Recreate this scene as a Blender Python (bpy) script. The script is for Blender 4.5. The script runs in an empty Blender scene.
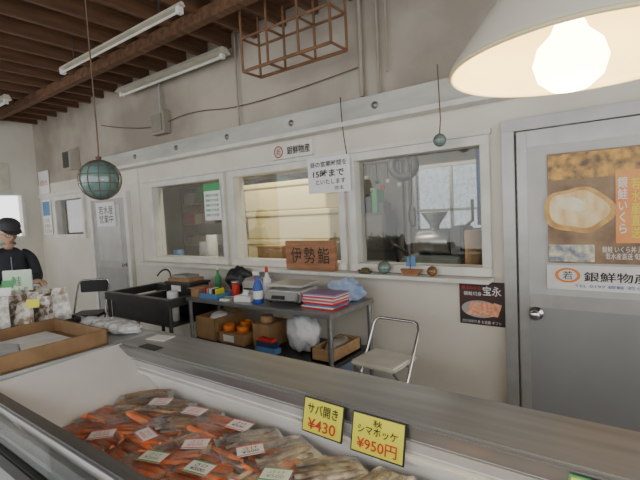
import bpy, bmesh, math, random
from mathutils import Vector, Matrix, noise
random.seed(7)
SC=bpy.context.scene
COL=SC.collection
# ---------------------------------------------------------------- materials
MATS={}
def mat(name,col,rough=.6,metal=0,col2=None,scale=6,bump=0,bscale=None,emit=0,detail=4,stretch=None,coat=0,lo=.35,hi=.65):
    if name in MATS: return MATS[name]
    m=bpy.data.materials.new(name); m.use_nodes=True; nt=m.node_tree; N=nt.nodes; L=nt.links
    b=N['Principled BSDF']; b.inputs['Roughness'].default_value=rough; b.inputs['Metallic'].default_value=metal
    if coat: b.inputs['Coat Weight'].default_value=coat; b.inputs['Coat Roughness'].default_value=.1
    if col2 is None: col2=tuple(c*.86 for c in col)
    tc=N.new('ShaderNodeTexCoord'); mp=N.new('ShaderNodeMapping'); L.new(tc.outputs['Object'],mp.inputs['Vector'])
    if stretch: mp.inputs['Scale'].default_value=stretch
    n=N.new('ShaderNodeTexNoise'); n.inputs['Scale'].default_value=scale; n.inputs['Detail'].default_value=detail
    L.new(mp.outputs['Vector'],n.inputs['Vector'])
    r=N.new('ShaderNodeValToRGB'); r.color_ramp.elements[0].position=lo; r.color_ramp.elements[1].position=hi
    r.color_ramp.elements[0].color=(*col2,1); r.color_ramp.elements[1].color=(*col,1)
    L.new(n.outputs['Fac'],r.inputs['Fac']); L.new(r.outputs['Color'],b.inputs['Base Color'])
    if bump:
        n2=N.new('ShaderNodeTexNoise'); n2.inputs['Scale'].default_value=bscale or scale*4; L.new(mp.outputs['Vector'],n2.inputs['Vector'])
        bp=N.new('ShaderNodeBump'); bp.inputs['Strength'].default_value=bump; bp.inputs['Distance'].default_value=.01
        L.new(n2.outputs['Fac'],bp.inputs['Height']); L.new(bp.outputs['Normal'],b.inputs['Normal'])
    if emit:
        b.inputs['Emission Color'].default_value=(*col,1); b.inputs['Emission Strength'].default_value=emit
    MATS[name]=m; return m
def clear(name,col,gl=.15,rough=.05,bump=0,milk=0,fr=.5):
    if name in MATS: return MATS[name]
    m=bpy.data.materials.new(name); m.use_nodes=True; nt=m.node_tree; N=nt.nodes; L=nt.links
    N.remove(N['Principled BSDF']); o=N['Material Output']
    t=N.new('ShaderNodeBsdfTransparent'); t.inputs['Color'].default_value=(*col,1)
    g=N.new('ShaderNodeBsdfGlossy'); g.inputs['Roughness'].default_value=rough
    mx=N.new('ShaderNodeMixShader'); lw=N.new('ShaderNodeLayerWeight'); lw.inputs['Blend'].default_value=.3
    ad=N.new('ShaderNodeMath'); ad.operation='MULTIPLY_ADD'; ad.inputs[1].default_value=fr; ad.inputs[2].default_value=gl
    L.new(lw.outputs['Fresnel'],ad.inputs[0]); L.new(ad.outputs[0],mx.inputs[0])
    base=t
    if milk:
        df=N.new('ShaderNodeBsdfDiffuse'); df.inputs['Color'].default_value=(.9,.9,.9,1); m2=N.new('ShaderNodeMixShader')
        tc2=N.new('ShaderNodeTexCoord'); n3=N.new('ShaderNodeTexNoise'); n3.inputs['Scale'].default_value=14; L.new(tc2.outputs['Object'],n3.inputs['Vector'])
        mm=N.new('ShaderNodeMapRange'); mm.inputs[1].default_value=.45; mm.inputs[2].default_value=.75; mm.inputs[3].default_value=milk*.2; mm.inputs[4].default_value=milk*2.4
        L.new(n3.outputs['Fac'],mm.inputs[0]); L.new(mm.outputs[0],m2.inputs[0]); L.new(t.outputs[0],m2.inputs[1]); L.new(df.outputs[0],m2.inputs[2]); base=m2
    L.new(base.outputs[0],mx.inputs[1]); L.new(g.outputs[0],mx.inputs[2])
    if bump:
        tc=N.new('ShaderNodeTexCoord'); n=N.new('ShaderNodeTexNoise'); n.inputs['Scale'].default_value=35
        L.new(tc.outputs['Object'],n.inputs['Vector']); bp=N.new('ShaderNodeBump'); bp.inputs['Strength'].default_value=bump; bp.inputs['Distance'].default_value=.02
        L.new(n.outputs['Fac'],bp.inputs['Height']); L.new(bp.outputs['Normal'],g.inputs['Normal'])
    L.new(mx.outputs[0],o.inputs['Surface']); MATS[name]=m; return m
wallM=mat('wall_paint',(.74,.705,.625),.85,col2=(.66,.615,.53),scale=1.6,bump=.15,bscale=40,detail=8)
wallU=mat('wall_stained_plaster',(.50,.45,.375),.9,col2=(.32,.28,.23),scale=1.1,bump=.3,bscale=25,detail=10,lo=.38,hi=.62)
beamM=mat('painted_beam',(.58,.57,.52),.7,col2=(.42,.42,.385),scale=3,stretch=(.5,1,2),bump=.2,detail=8)
frameM=mat('white_frame_paint',(.76,.745,.68),.55)
woodD=mat('brown_joist_wood',(.20,.10,.05),.8,col2=(.10,.05,.027),scale=4,stretch=(4,.4,4),bump=.2)
deckM=mat('brown_ceiling_boards',(.22,.125,.07),.85,col2=(.12,.066,.038),scale=3,stretch=(.6,5,1))
floorM=mat('concrete_floor',(.30,.29,.27),.7,col2=(.2,.2,.19),scale=3,bump=.2)
steel=mat('stainless_steel',(.40,.40,.40),.33,.85,col2=(.31,.31,.31),scale=3,stretch=(.5,8,8))
steelD=mat('dark_steel',(.10,.10,.10),.4,.6)
chrome=mat('chrome_tube',(.7,.7,.7),.2,1)
white=mat('white_enamel',(.80,.80,.77),.35,col2=(.74,.74,.71),coat=.3)
freezerW=mat('freezer_white_liner',(.84,.82,.79),.4,col2=(.76,.74,.71),scale=3)
grey=mat('grey_plastic',(.35,.35,.35),.5)
black=mat('black_plastic',(.02,.02,.02),.45)
paper=mat('white_paper',(.85,.85,.83),.8,col2=(.80,.80,.78))
card=mat('cardboard',(.42,.25,.12),.85,col2=(.32,.19,.09),scale=10)
woodL=mat('light_wood',(.50,.33,.17),.7,col2=(.38,.23,.11),scale=4,stretch=(1,6,6))
signW=mat('carved_sign_wood',(.40,.19,.09),.6,col2=(.28,.12,.055),scale=5,stretch=(1,4,6))
cream=mat('cream_box_foam',(.88,.76,.43),.7,col2=(.83,.70,.38),scale=4)
creamD=mat('cream_box_seam',(.62,.50,.25),.7)
red=mat('red_ink',(.62,.03,.02),.6); ink=mat('black_ink',(.015,.015,.015),.6)
green=mat('green_paper',(.10,.40,.16),.7); yellow=mat('yellow_card',(.80,.76,.06),.6,col2=(.74,.72,.06))
orange=mat('orange_tape',(.85,.24,.03),.5); blue=mat('blue_plastic',(.03,.10,.45),.4); blueL=mat('blue_sheet',(.1,.25,.5),.5)
winglass=clear('window_glass',(.95,.96,.95),.03,.02,0,0,.35)
film=clear('cellophane_film',(.99,.99,.99),.09,.16,1.0,.13)
glassG=mat('green_float_glass',(.18,.29,.27),.12,col2=(.10,.17,.16),coat=.8)
rope=mat('brown_rope',(.16,.11,.07),.9)
rust=mat('rusty_steel_frame',(.24,.12,.06),.8,col2=(.16,.08,.045))
# ---------------------------------------------------------------- helpers
def E(name,loc=(0,0,0),rz=0,parent=None):
    o=bpy.data.objects.new(name,None); COL.objects.link(o); o.location=loc; o.rotation_euler=(0,0,rz); o.empty_display_size=.1
    if parent: o.parent=parent
    return o
def obj(name,me,parent=None,m=None,smooth=False):
    o=bpy.data.objects.new(name,me); COL.objects.link(o)
    if parent: o.parent=parent
    if m: me.materials.append(m)
    if smooth:
        for p in me.polygons: p.use_smooth=True
    return o
def box(p,name,x0,x1,y0,y1,z0,z1,m,bev=.0,rz=0,rx=0,ry=0):
    c=Vector(((x0+x1)/2,(y0+y1)/2,(z0+z1)/2))
    bm=bmesh.new(); bmesh.ops.create_cube(bm,size=1)
    bmesh.ops.scale(bm,vec=(abs(x1-x0),abs(y1-y0),abs(z1-z0)),verts=bm.verts)
    if bev: bmesh.ops.bevel(bm,geom=bm.edges[:],offset=bev,segments=2,affect='EDGES')
    me=bpy.data.meshes.new(name); bm.to_mesh(me); bm.free()
    o=obj(name,me,p,m); o.location=c; o.rotation_euler=(rx,ry,rz); return o
def poly(p,name,verts,faces,m,thick=0,smooth=False):
    me=bpy.data.meshes.new(name); me.from_pydata([tuple(v) for v in verts],[],faces); me.update()
    o=obj(name,me,p,m,smooth)
    if thick: s=o.modifiers.new('s','SOLIDIFY'); s.thickness=thick; s.offset=0
    return o
def lathe(p,name,prof,loc,m,seg=32,rot=(0,0,0),thick=0):
    vs=[];fs=[]
    for r,z in prof:
        for i in range(seg):
            a=2*math.pi*i/seg; vs.append((r*math.cos(a),r*math.sin(a),z))
    for j in range(len(prof)-1):
        for i in range(seg):
            k=(i+1)%seg; fs.append((j*seg+i,j*seg+k,(j+1)*seg+k,(j+1)*seg+i))
    o=poly(p,name,vs,fs,m,thick,True); o.location=loc; o.rotation_euler=rot
    return o
def cyl(p,name,loc,r,h,m,seg=24,rot=(0,0,0)):
    b=min(r,h)*.12
    return lathe(p,name,[(.0001,0),(r-b,0),(r,b),(r,h-b),(r-b,h),(.0001,h)],loc,m,seg,rot)
def tube(p,name,pts,r,m,closed=False,res=6,smoothc=False):
    cu=bpy.data.curves.new(name,'CURVE'); cu.dimensions='3D'; cu.bevel_depth=r; cu.bevel_resolution=3; cu.use_fill_caps=True
    if smoothc:
        s=cu.splines.new('NURBS'); s.points.add(len(pts)-1); s.order_u=3; s.use_endpoint_u=True
    else:
        s=cu.splines.new('POLY'); s.points.add(len(pts)-1)
    for q,v in zip(s.points,pts): q.co=(*v,1)
    s.use_cyclic_u=closed
    t=bpy.data.objects.new('t',cu); COL.objects.link(t); dg=bpy.context.evaluated_depsgraph_get(); dg.update()
    me=bpy.data.meshes.new_from_object(t.evaluated_get(dg)); bpy.data.objects.remove(t); me.name=name
    me.materials.clear(); return obj(name,me,p,m,True)
def text(p,name,s,c,w,h,m,rx=90,rz=0,off=.0):
    cu=bpy.data.curves.new(name,'FONT'); cu.body=s; cu.align_x='CENTER'; cu.offset=off; cu.resolution_u=3
    t=bpy.data.objects.new('t',cu); COL.objects.link(t); dg=bpy.context.evaluated_depsgraph_get(); dg.update()
    me=bpy.data.meshes.new_from_object(t.evaluated_get(dg)); bpy.data.objects.remove(t); me.name=name
    if len(me.vertices):
        xs=[v.co.x for v in me.vertices]; ys=[v.co.y for v in me.vertices]
        sx=w/max(1e-6,max(xs)-min(xs)); sy=h/max(1e-6,max(ys)-min(ys)); cx=(max(xs)+min(xs))/2; cy=(max(ys)+min(ys))/2
        for v in me.vertices: v.co=((v.co.x-cx)*sx,(v.co.y-cy)*sy,0)
    me.materials.clear(); o=obj(name,me,p,m); o.location=c; o.rotation_euler=(math.radians(rx),0,rz); return o
def wall_holes(name,axis,pos,th,u0,u1,z0,z1,holes,m,p=None):
    us=sorted({u0,u1,*[h[0] for h in holes],*[h[1] for h in holes]}); zs=sorted({z0,z1,*[h[2] for h in holes],*[h[3] for h in holes]})
    bm=bmesh.new()
    for i in range(len(us)-1):
        for j in range(len(zs)-1):
            cu=(us[i]+us[i+1])/2; cz=(zs[j]+zs[j+1])/2
            if any(h[0]<cu<h[1] and h[2]<cz<h[3] for h in holes): continue
            r=bmesh.ops.create_cube(bm,size=1)['verts']
            if axis=='y': S=(us[i+1]-us[i],th,zs[j+1]-zs[j]); T=(cu,pos+th/2,cz)
            else: S=(th,us[i+1]-us[i],zs[j+1]-zs[j]); T=(pos-th/2,cu,cz)
            bmesh.ops.scale(bm,vec=S,verts=r); bmesh.ops.translate(bm,vec=T,verts=r)
    me=bpy.data.meshes.new(name); bm.to_mesh(me); bm.free(); return obj(name,me,p,m)
def skin(p,name,V,Ed,Rd,m,sub=2,root=0):
    me=bpy.data.meshes.new(name); me.from_pydata(V,Ed,[]); me.update(); o=obj(name,me,p,m)
    md=o.modifiers.new('sk','SKIN'); md.use_smooth_shade=True
    for i,sv in enumerate(me.skin_vertices[0].data):
        r=Rd[i]; sv.radius=r if isinstance(r,tuple) else (r,r); sv.use_root=(i==root)
    s=o.modifiers.new('sb','SUBSURF'); s.levels=sub; s.render_levels=sub
    return o
# ---------------------------------------------------------------- camera
cd=bpy.data.cameras.new('camera'); cam=bpy.data.objects.new('camera',cd); COL.objects.link(cam)
cd.sensor_width=36; cd.lens=430/640*36; cd.clip_start=.02
Rm=Matrix.Rotation(math.radians(36.6),3,'Z')@Matrix.Rotation(math.radians(86.3),3,'X')@Matrix.Rotation(math.radians(-2.9),3,'Z')
cam.matrix_world=Matrix.Translation((0,0,1.5))@Rm.to_4x4(); SC.camera=cam
# ---------------------------------------------------------------- room shell
D=3.24
H1=[(-5.05,-3.71,1.02,1.94),(-3.52,-2.14,1.02,1.94),(-1.99,-.90,1.02,1.94),(-7.9,-6.95,1.33,1.93)]
wall_holes('wall_back','y',D,.12,-8.6,3,0,2.22,H1,wallM)
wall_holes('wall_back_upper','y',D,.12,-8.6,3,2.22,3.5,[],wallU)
wall_holes('wall_left','x',-8.6,.12,-3,D+.12,0,3.5,[(1.2,2.95,1.35,2.05)],wallM)
box(None,'floor',-8.7,3,-3,6.6,-.1,0,floorM)
ce=E('ceiling')
box(ce,'deck',-8.7,3,-3,3.4,3.42,3.5,deckM)
x=-8.4
k=0
while x<3:
    box(ce,'joist_%d'%k,x-.025,x+.025,-3,3.24,3.27,3.42,woodD); x+=.38; k+=1
for i,y in enumerate((-2,-.6,.75,2.55)):
    box(ce,'cross_beam_%d'%i,-8.6,3,y-.04,y+.04,3.19,3.30,woodD)
# back room
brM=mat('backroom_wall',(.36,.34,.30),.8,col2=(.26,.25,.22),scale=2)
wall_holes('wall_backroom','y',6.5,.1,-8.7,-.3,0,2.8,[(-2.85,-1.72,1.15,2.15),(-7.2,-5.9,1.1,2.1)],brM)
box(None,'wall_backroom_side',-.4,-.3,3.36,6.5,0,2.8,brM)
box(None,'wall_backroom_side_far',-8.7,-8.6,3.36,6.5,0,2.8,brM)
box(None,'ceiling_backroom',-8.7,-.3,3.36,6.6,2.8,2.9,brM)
# painted beam across wall
bmO=E('trim_beam'); box(bmO,'beam',-6.4,-.62,D-.12,D,2.25,2.42,beamM,.006)
box(bmO,'beam_flange',-6.4,-.62,D-.15,D,2.21,2.25,frameM,.004)
for i in range(7):
    bx=-6.1+i*.88
    lathe(bmO,'bolt_%d'%i,[(.0001,0),(.03,0),(.03,.008),(.015,.010),(.015,.022),(.0001,.024)],(bx,D-.12,2.335),mat('galvanised_bolt',(.33,.32,.29),.5,.5),10,(math.radians(90),0,0))
box(None,'trim_wall_band',-8.6,-5.4,D-.015,D,2.0,2.05,frameM)
# shop windows
for i,h in enumerate(H1):
    w=E('window_%d'%(i+1))
    x0,x1,z0,z1=h; t=.05
    box(w,'frame_bottom',x0-t,x1+t,D-.05,D+.12,z0-t,z0+.015,frameM,.004); box(w,'frame_top',x0-t,x1+t,D-.04,D+.12,z1-.015,z1+t,frameM,.004)
    box(w,'frame_left',x0-t,x0+.015,D-.04,D+.12,z0+.015,z1-.015,frameM,.004); box(w,'frame_right',x1-.015,x1+t,D-.04,D+.12,z0+.015,z1-.015,frameM,.004)
    box(w,'glass',x0,x1,D+.05,D+.055,z0,z1,winglass)
box(None,'trim_window_sill',-5.3,-.84,D-.17,D,.935,.965,frameM,.004)
box(None,'trim_window_head',-5.3,-.84,D-.03,D,1.995,2.03,frameM,.003)
w=E('window_5'); 
for n,a in (('a',(1.15,1.2)),('b',(2.05,2.1)),('c',(2.95,3.0))): box(w,'mullion_'+n,-8.66,-8.57,a[0],a[1],1.35,2.05,frameM)
box(w,'rail_bottom',-8.66,-8.55,1.15,3.0,1.3,1.35,frameM); box(w,'rail_top',-8.66,-8.55,1.15,3.0,2.05,2.1,frameM)
for n,(a,b_) in enumerate(((-2.85,-1.72),(-7.2,-5.9))):
    w=E('window_%d'%(6+n)); bo=.04
    box(w,'frame_bottom',a-bo,b_+bo,6.45,6.55,1.07,1.13,steel); box(w,'frame_top',a-bo,b_+bo,6.45,6.55,2.1,2.15,steel)
    box(w,'mullion',(a+b_)/2-.02,(a+b_)/2+.02,6.47,6.53,1.13,2.1,steel); box(w,'rail',a,b_,6.47,6.53,1.42,1.46,steel)
    box(w,'frame_left',a-bo,a,6.45,6.55,1.13,2.1,steel); box(w,'frame_right',b_,b_+bo,6.45,6.55,1.13,2.1,steel)
    box(w,'frosted_pane',a,b_,6.49,6.50,1.13,2.1,clear('frosted_pane',(.50,.53,.55),.05,.3,0,.12))
# ---------------------------------------------------------------- right door
doorM=mat('door_grey_steel',(.33,.335,.335),.45,.3,col2=(.28,.285,.285),scale=1.5)
doorG=mat('door_frosted_glass',(.52,.52,.49),.35,col2=(.46,.46,.44))
alu=mat('aluminium_frame',(.46,.455,.44),.4,.5)
d=E('door_1')
box(d,'jamb_left',-.76,-.68,D-.06,D,0,1.98,alu,.004); box(d,'jamb_right',.36,.44,D-.06,D,0,1.98,alu,.004); box(d,'header',-.76,.44,D-.06,D,1.98,2.06,alu,.004)
box(d,'slab',-.665,.35,D-.045,D-.005,.02,1.97,doorM,.003)
box(d,'stile_left',-.665,-.60,D-.055,D-.045,.02,1.97,alu,.003)
box(d,'top_rail',-.60,.29,D-.055,D-.045,1.86,1.97,alu,.003); box(d,'glass_panel',-.60,.29,D-.05,D-.045,.87,1.86,doorG)
box(d,'mid_rail',-.60,.29,D-.055,D-.045,.78,.87,alu,.003); box(d,'stile_right',.29,.35,D-.055,D-.045,.02,1.97,alu,.003)
lathe(d,'knob',[(.0001,0),(.045,0),(.045,.012),(.016,.014),(.016,.04),(.03,.045),(.036,.065),(.025,.08),(.0001,.082)],(-.56,D-.055,.74),chrome,24,(math.radians(90),0,0))
# posters on door
def disc(p,name,c,rx,rz,m,y):
    vs=[(c[0]+rx*math.cos(a*math.pi/16),y,c[1]+rz*math.sin(a*math.pi/16)) for a in range(32)]
    return poly(p,name,vs,[tuple(range(31,-1,-1))],m)
def quad(p,name,x0,x1,z0,z1,m,y): return poly(p,name,[(x0,y,z0),(x1,y,z0),(x1,y,z1),(x0,y,z1)],[(0,1,2,3)],m)
def fillet(p,name,cx,cz,rx,rz,tilt,m,y):
    vs=[]
    for a in range(40):
        t=a*math.pi/20; r_=1+.10*math.sin(2*t+.6)+.05*math.sin(5*t); u=rx*r_*math.cos(t); v=rz*r_*math.sin(t)
        vs.append((cx+u*math.cos(tilt)-v*math.sin(tilt),y,cz+u*math.sin(tilt)+v*math.cos(tilt)))
    return poly(p,name,vs,[tuple(range(39,-1,-1))],m)
po=E('seafood_poster'); Y=D-.062
box(po,'sheet',-.48,.12,Y,Y+.006,1.09,1.80,mat('poster_base',(.34,.22,.11),.4,col2=(.16,.09,.05),scale=6,detail=8))
quad(po,'top_photo',-.475,.115,1.63,1.79,mat('street_photo',(.75,.40,.08),.4,col2=(.12,.08,.05),scale=16,detail=8),Y-.002)
fillet(po,'fillet_crust',-.31,1.43,.185,.155,-.3,mat('golden_crust_print',(.72,.42,.12),.4,col2=(.48,.24,.06),scale=14,detail=8),Y-.003)
fillet(po,'fillet_flesh',-.31,1.435,.155,.125,-.3,mat('golden_flesh_print',(.86,.72,.42),.4,col2=(.74,.48,.20),scale=5,detail=8,stretch=(4,1,1.5)),Y-.004)
fillet(po,'fillet_highlight',-.34,1.47,.085,.045,-.35,mat('fillet_highlight_print',(.88,.83,.66),.4,col2=(.82,.68,.40),scale=12,detail=6),Y-.005)
quad(po,'small_photo',-.475,-.22,1.10,1.21,mat('dish_photo',(.18,.22,.28),.4,col2=(.75,.68,.5),scale=26,detail=6),Y-.0055)
quad(po,'orange_banner',-.11,.08,1.22,1.66,mat('orange_banner',(.80,.24,.05),.4,col2=(.78,.36,.10),scale=6),Y-.0055)
text(po,'banner_text','銀\n鮭\nい\nく\nら',(-.075,Y-.007,1.45),.05,.34,paper,off=.01)
text(po,'banner_text_b','若\n水\n産\n直\n送',(-.012,Y-.007,1.43),.045,.36,yellow,off=.01)
text(po,'banner_text_c','海\n鮮\n丼\n銀\n鮭',(.05,Y-.007,1.43),.045,.36,paper,off=.01)
text(po,'caption_low','銀鮭 いくら丼 海鮮丼\n若水産直送 旬の味',(-.05,Y-.007,1.16),.26,.08,paper)
st=E('logo_sticker'); box(st,'sheet',-.49,.12,Y,Y+.006,.915,1.075,mat('pale_sticker',(.78,.76,.73),.5))
def ring(p,name,cx,cz,r,m,y,w=.008,rx=1.):
    vs=[];fs=[]
    for i in range(32):
        a=i*math.pi/16; vs+= [(cx+rx*r*math.cos(a),y,cz+r*math.sin(a)),(cx+rx*(r-w)*math.cos(a),y,cz+(r-w)*math.sin(a))]
    for i in range(32):
        k=(i+1)%32; fs.append((2*i,2*k,2*k+1,2*i+1))
    return poly(p,name,vs,fs,m)
ring(st,'logo_ring',-.37,1.01,.048,orange,Y-.003,.012,1.5); text(st,'logo_char','若',(-.37,Y-.003,1.01),.055,.055,ink)
text(st,'logo_text','銀鮮物産',(-.11,Y-.003,1.005),.34,.062,ink,off=.01); text(st,'small_text','TEL 0197 銀鮭 若水産',(-.13,Y-.003,.945),.40,.022,blue)
# salmon poster on wall
po=E('salmon_poster'); Y=D-.008
box(po,'sheet',-1.10,-.775,Y,D,.60,.925,mat('salmon_poster_print',(.035,.03,.035),.4,col2=(.09,.03,.025),scale=6,detail=5))
sm=mat('salmon_print',(.85,.24,.08),.4,col2=(.85,.55,.40),scale=40)
disc(po,'plate',(-.95,.72),.135,.065,mat('plate_print',(.45,.44,.42),.4),Y-.002)
for i in range(5):
    o=-1.05+.042*i
    poly(po,'sashimi_%d'%i,[(o,Y-.003-.0004*i,.675),(o+.06,Y-.003-.0004*i,.67),(o+.09,Y-.003-.0004*i,.76),(o+.035,Y-.003-.0004*i,.775)],[(0,1,2,3)],sm)
text(po,'title','宝永',(-.86,Y-.005,.86),.13,.07,paper,off=.01); text(po,'subtitle','寒さのから',(-1.01,Y-.005,.88),.14,.03,red,off=.01); text(po,'subtitle_b','銀鮭切身',(-1.0,Y-.005,.835),.13,.03,paper)
text(po,'footer','さけの切り身 お歳暮 ギフト',(-.94,Y-.005,.625),.28,.025,paper)
# ---------------------------------------------------------------- left door
d=E('door_2'); pd=mat('far_door_paint',(.46,.45,.42),.5)
box(d,'slab',-6.62,-5.70,D-.04,D-.005,.02,1.84,pd,.003)
box(d,'jamb_left',-6.70,-6.62,D-.06,D,0,1.84,frameM,.003); box(d,'jamb_right',-5.70,-5.62,D-.06,D,0,1.84,frameM,.003); box(d,'header',-6.70,-5.62,D-.06,D,1.84,1.92,frameM,.003)
box(d,'panel',-6.5,-5.85,D-.045,D-.040,.95,1.75,doorG); box(d,'kick',-6.55,-5.78,D-.045,D-.040,.1,.85,mat('kick_panel',(.38,.38,.36),.5))
lathe(d,'knob',[(.0001,0),(.03,0),(.012,.01),(.012,.04),(.03,.05),(.0001,.07)],(-5.78,D-.04,.9),chrome,16,(math.radians(90),0,0))
n=E('door_notice'); box(n,'sheet',-6.48,-5.95,D-.056,D-.048,1.45,1.80,paper); text(n,'writing','若水産\n営業中',(-6.2,D-.058,1.62),.4,.25,ink)
# ---------------------------------------------------------------- signs
s=E('shop_name_sign'); box(s,'board',-2.93,-2.42,D-.035,D-.0,2.035,2.18,mat('cream_board',(.78,.76,.69),.6)); ring(s,'logo_ring',-2.83,2.105,.058,red,D-.04,.012); text(s,'logo_char','若',(-2.83,D-.04,2.105),.06,.06,ink)
text(s,'name_text','銀鮮物産',(-2.58,D-.04,2.105),.28,.08,ink,off=.01)
s=E('hours_notice'); box(s,'sheet',-2.46,-2.0,D-.062,D-.055,1.67,1.99,paper)
text(s,'line_1','昼の営業時間を',(-2.23,D-.065,1.93),.40,.05,ink,off=.01); text(s,'line_2','15時まで',(-2.23,D-.065,1.845),.34,.07,ink,off=.02)
text(s,'line_3','といたします',(-2.21,D-.065,1.77),.32,.045,ink,off=.01); text(s,'line_4','店主',(-2.12,D-.065,1.71),.10,.035,ink,off=.01)
s=E('green_notice'); box(s,'sheet',-3.98,-3.70,D-.056,D-.05,1.47,1.88,paper); box(s,'border_top',-3.98,-3.70,D-.06,D-.056,1.80,1.88,green)
for i in range(5): text(s,'line_%d'%i,'銀鮭さけ切身',(-3.84,D-.06,1.75-.055*i),.22,.03,green,off=.01)
s=E('carved_wooden_sign'); box(s,'board',-2.76,-2.17,D-.10,D-.065,.967,1.24,signW,.006)
for i,c_ in enumerate('伊勢鮨'): text(s,'carving_%d'%i,c_,(-2.62+.16*i,D-.104,1.105),.13,.15,ink,off=0)
t=E('backroom_worktable'); box(t,'top',-5.3,-.7,3.40,4.75,.82,.86,steel)
for i,(a,c) in enumerate(((-5.25,3.45),(-.8,3.45),(-5.25,4.7),(-.8,4.7))): box(t,'leg_%d'%i,a,a+.05,c,c+.05,0,.82,steelD)
s=E('wooden_box'); box(s,'body',-3.42,-3.05,3.42,3.62,.861,1.14,card,.004); box(s,'lid',-3.43,-3.04,3.41,3.63,1.14,1.16,woodL,.003)
s=E('paper_note_box'); box(s,'body',-3.02,-2.84,3.45,3.6,.861,1.10,woodL,.004); box(s,'label',-3.0,-2.86,3.447,3.45,.98,1.08,paper)
# back room contents: solid stack of cream foam boxes
b=E('cream_box_stack')
for i in range(3):
    z=.866+i*.34; o_=[0,.02,-.015][i]
    box(b,'box_%d'%i,-3.98+o_,-2.72+o_,3.82,4.55,z,z+.27,cream,.012); box(b,'lid_%d'%i,-3.99+o_,-2.71+o_,3.81,4.56,z+.274,z+.335,cream,.010)
    box(b,'seam_%d'%i,-3.972+o_,-2.728+o_,3.828,4.54,z+.262,z+.28,creamD)
sh=E('backroom_shelf')
for z in (.9,1.35,1.8,2.2): box(sh,'shelf_%d'%int(z*10),-8.2,-4.4,5.9,6.3,z,z+.03,woodL)
for i,xx in enumerate((-8.2,-6.3,-4.45)): box(sh,'post_%d'%i,xx,xx+.05,5.9,6.3,0,2.3,woodD)
cols=[card,white,grey,red,blueL,cream,green,black]
for z in (.93,1.38,1.83):
    xx=-8.1
    while xx<-4.7:
        w_=random.uniform(.12,.35); box(sh,'goods',xx,xx+w_,5.92,6.25,z,z+random.uniform(.12,.33),random.choice(cols),.005); xx+=w_+random.uniform(.02,.2)
kc=E('backroom_tool_cabinet'); cabM=mat('cabinet_dark_grey',(.13,.13,.125),.5)
box(kc,'body',-4.25,-3.15,5.95,6.35,0,1.45,cabM,.01); box(kc,'door_a',-4.22,-3.72,5.93,5.95,.1,1.4,mat('cabinet_door',(.20,.20,.19),.5)); box(kc,'door_b',-3.68,-3.18,5.93,5.95,.1,1.4,MATS['cabinet_door'])
for i in range(9): box(kc,'stored_%d'%i,-4.2+.115*i,-4.11+.115*i,6.0,6.25,1.451,1.6+.07*((i*5)%4),[black,red,grey,card,paper,blueL,black,green,cabM][i],.004)
pe=E('backroom_hanging_utensils')
tube(pe,'rail',[(-4.2,6.30,2.25),(-2.95,6.30,2.25)],.012,steelD)
for i in range(12):
    xx=-4.15+.1*i; L_=random.uniform(.12,.38); tube(pe,'handle_%d'%i,[(xx,6.30,2.24),(xx,6.30,2.24-L_)],.008,black if i%2 else grey)
    cyl(pe,'head_%d'%i,(xx,6.30,2.20-L_-.04),.035,.06,random.choice([steelD,black,white,red]),14)
rp=E('backroom_pipes')
for i,(xx,r) in enumerate(((-2.98,.03),(-3.06,.015),(-1.60,.025),(-1.50,.015))): tube(rp,'pipe_%d'%i,[(xx,6.44,0),(xx,6.44,2.5),(xx+.12,6.42,2.62),(xx+.12,5.0,2.7)],r,steelD if i%2 else grey)
cu=E('backroom_curtain')
vs=[];fs=[]
for i in range(40):
    xx=-1.86+i*.012; yy=6.33+.03*math.sin(i*.9); vs+=[(xx,yy,1.2),(xx,yy,2.3)]
for i in range(39): fs.append((2*i,2*i+2,2*i+3,2*i+1))
poly(cu,'cloth',vs,fs,mat('blue_curtain',(.10,.20,.42),.8),.004,True); tube(cu,'rod',[(-2.85,6.33,2.3),(-1.3,6.33,2.3)],.012,steelD)
ma=E('fish_slicing_machine'); mg=mat('machine_grey_green',(.20,.22,.21),.4,.3)
box(ma,'base',-1.98,-1.36,4.05,4.55,.861,1.0,mg,.02); cyl(ma,'drum',(-1.88,4.3,1.13),.13,.36,steel,28,(0,math.radians(90),0)); box(ma,'motor',-1.48,-1.36,4.12,4.48,1.0,1.30,steelD,.02)
lathe(ma,'funnel',[(.04,0),(.05,.06),(.13,.18),(.135,.19)],(-1.70,4.3,1.25),steel,28,(0,0,0),.004); tube(ma,'lever',[(-1.40,4.2,1.25),(-1.28,4.2,1.35),(-1.28,4.2,1.55)],.015,black); tube(ma,'hose',[(-1.9,4.1,1.0),(-2.05,4.05,1.15),(-2.15,4.2,1.05),(-2.12,4.3,.88)],.018,black,smoothc=True)
hp=E('backroom_ceiling_hose_reel'); lathe(hp,'reel',[(.10,-.05),(.20,-.05),(.20,-.04),(.12,-.03),(.12,.03),(.20,.04),(.20,.05),(.10,.05),(.10,-.05)],(-2.45,5.2,2.05),steelD,28,(math.radians(90),0,.4)); tube(hp,'bracket',[(-2.45,5.2,2.25),(-2.45,5.2,2.8)],.02,grey); tube(hp,'hose',[(-2.33,5.15,2.05),(-2.31,5.12,1.6),(-2.38,5.1,1.35),(-2.25,5.1,1.2),(-2.28,5.1,1.5)],.014,black,smoothc=True)
mc=E('backroom_containers')
for i in range(12):
    xx=-5.1+i*.36
    if -4.1<xx<-2.6 or -2.25<xx<-1.2: continue
    cyl(mc,'jar_%d'%i,(xx,3.58+.16*(i%2),.861),.07,.22+.1*(i%3),random.choice([white,grey,card,blueL]))
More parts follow.
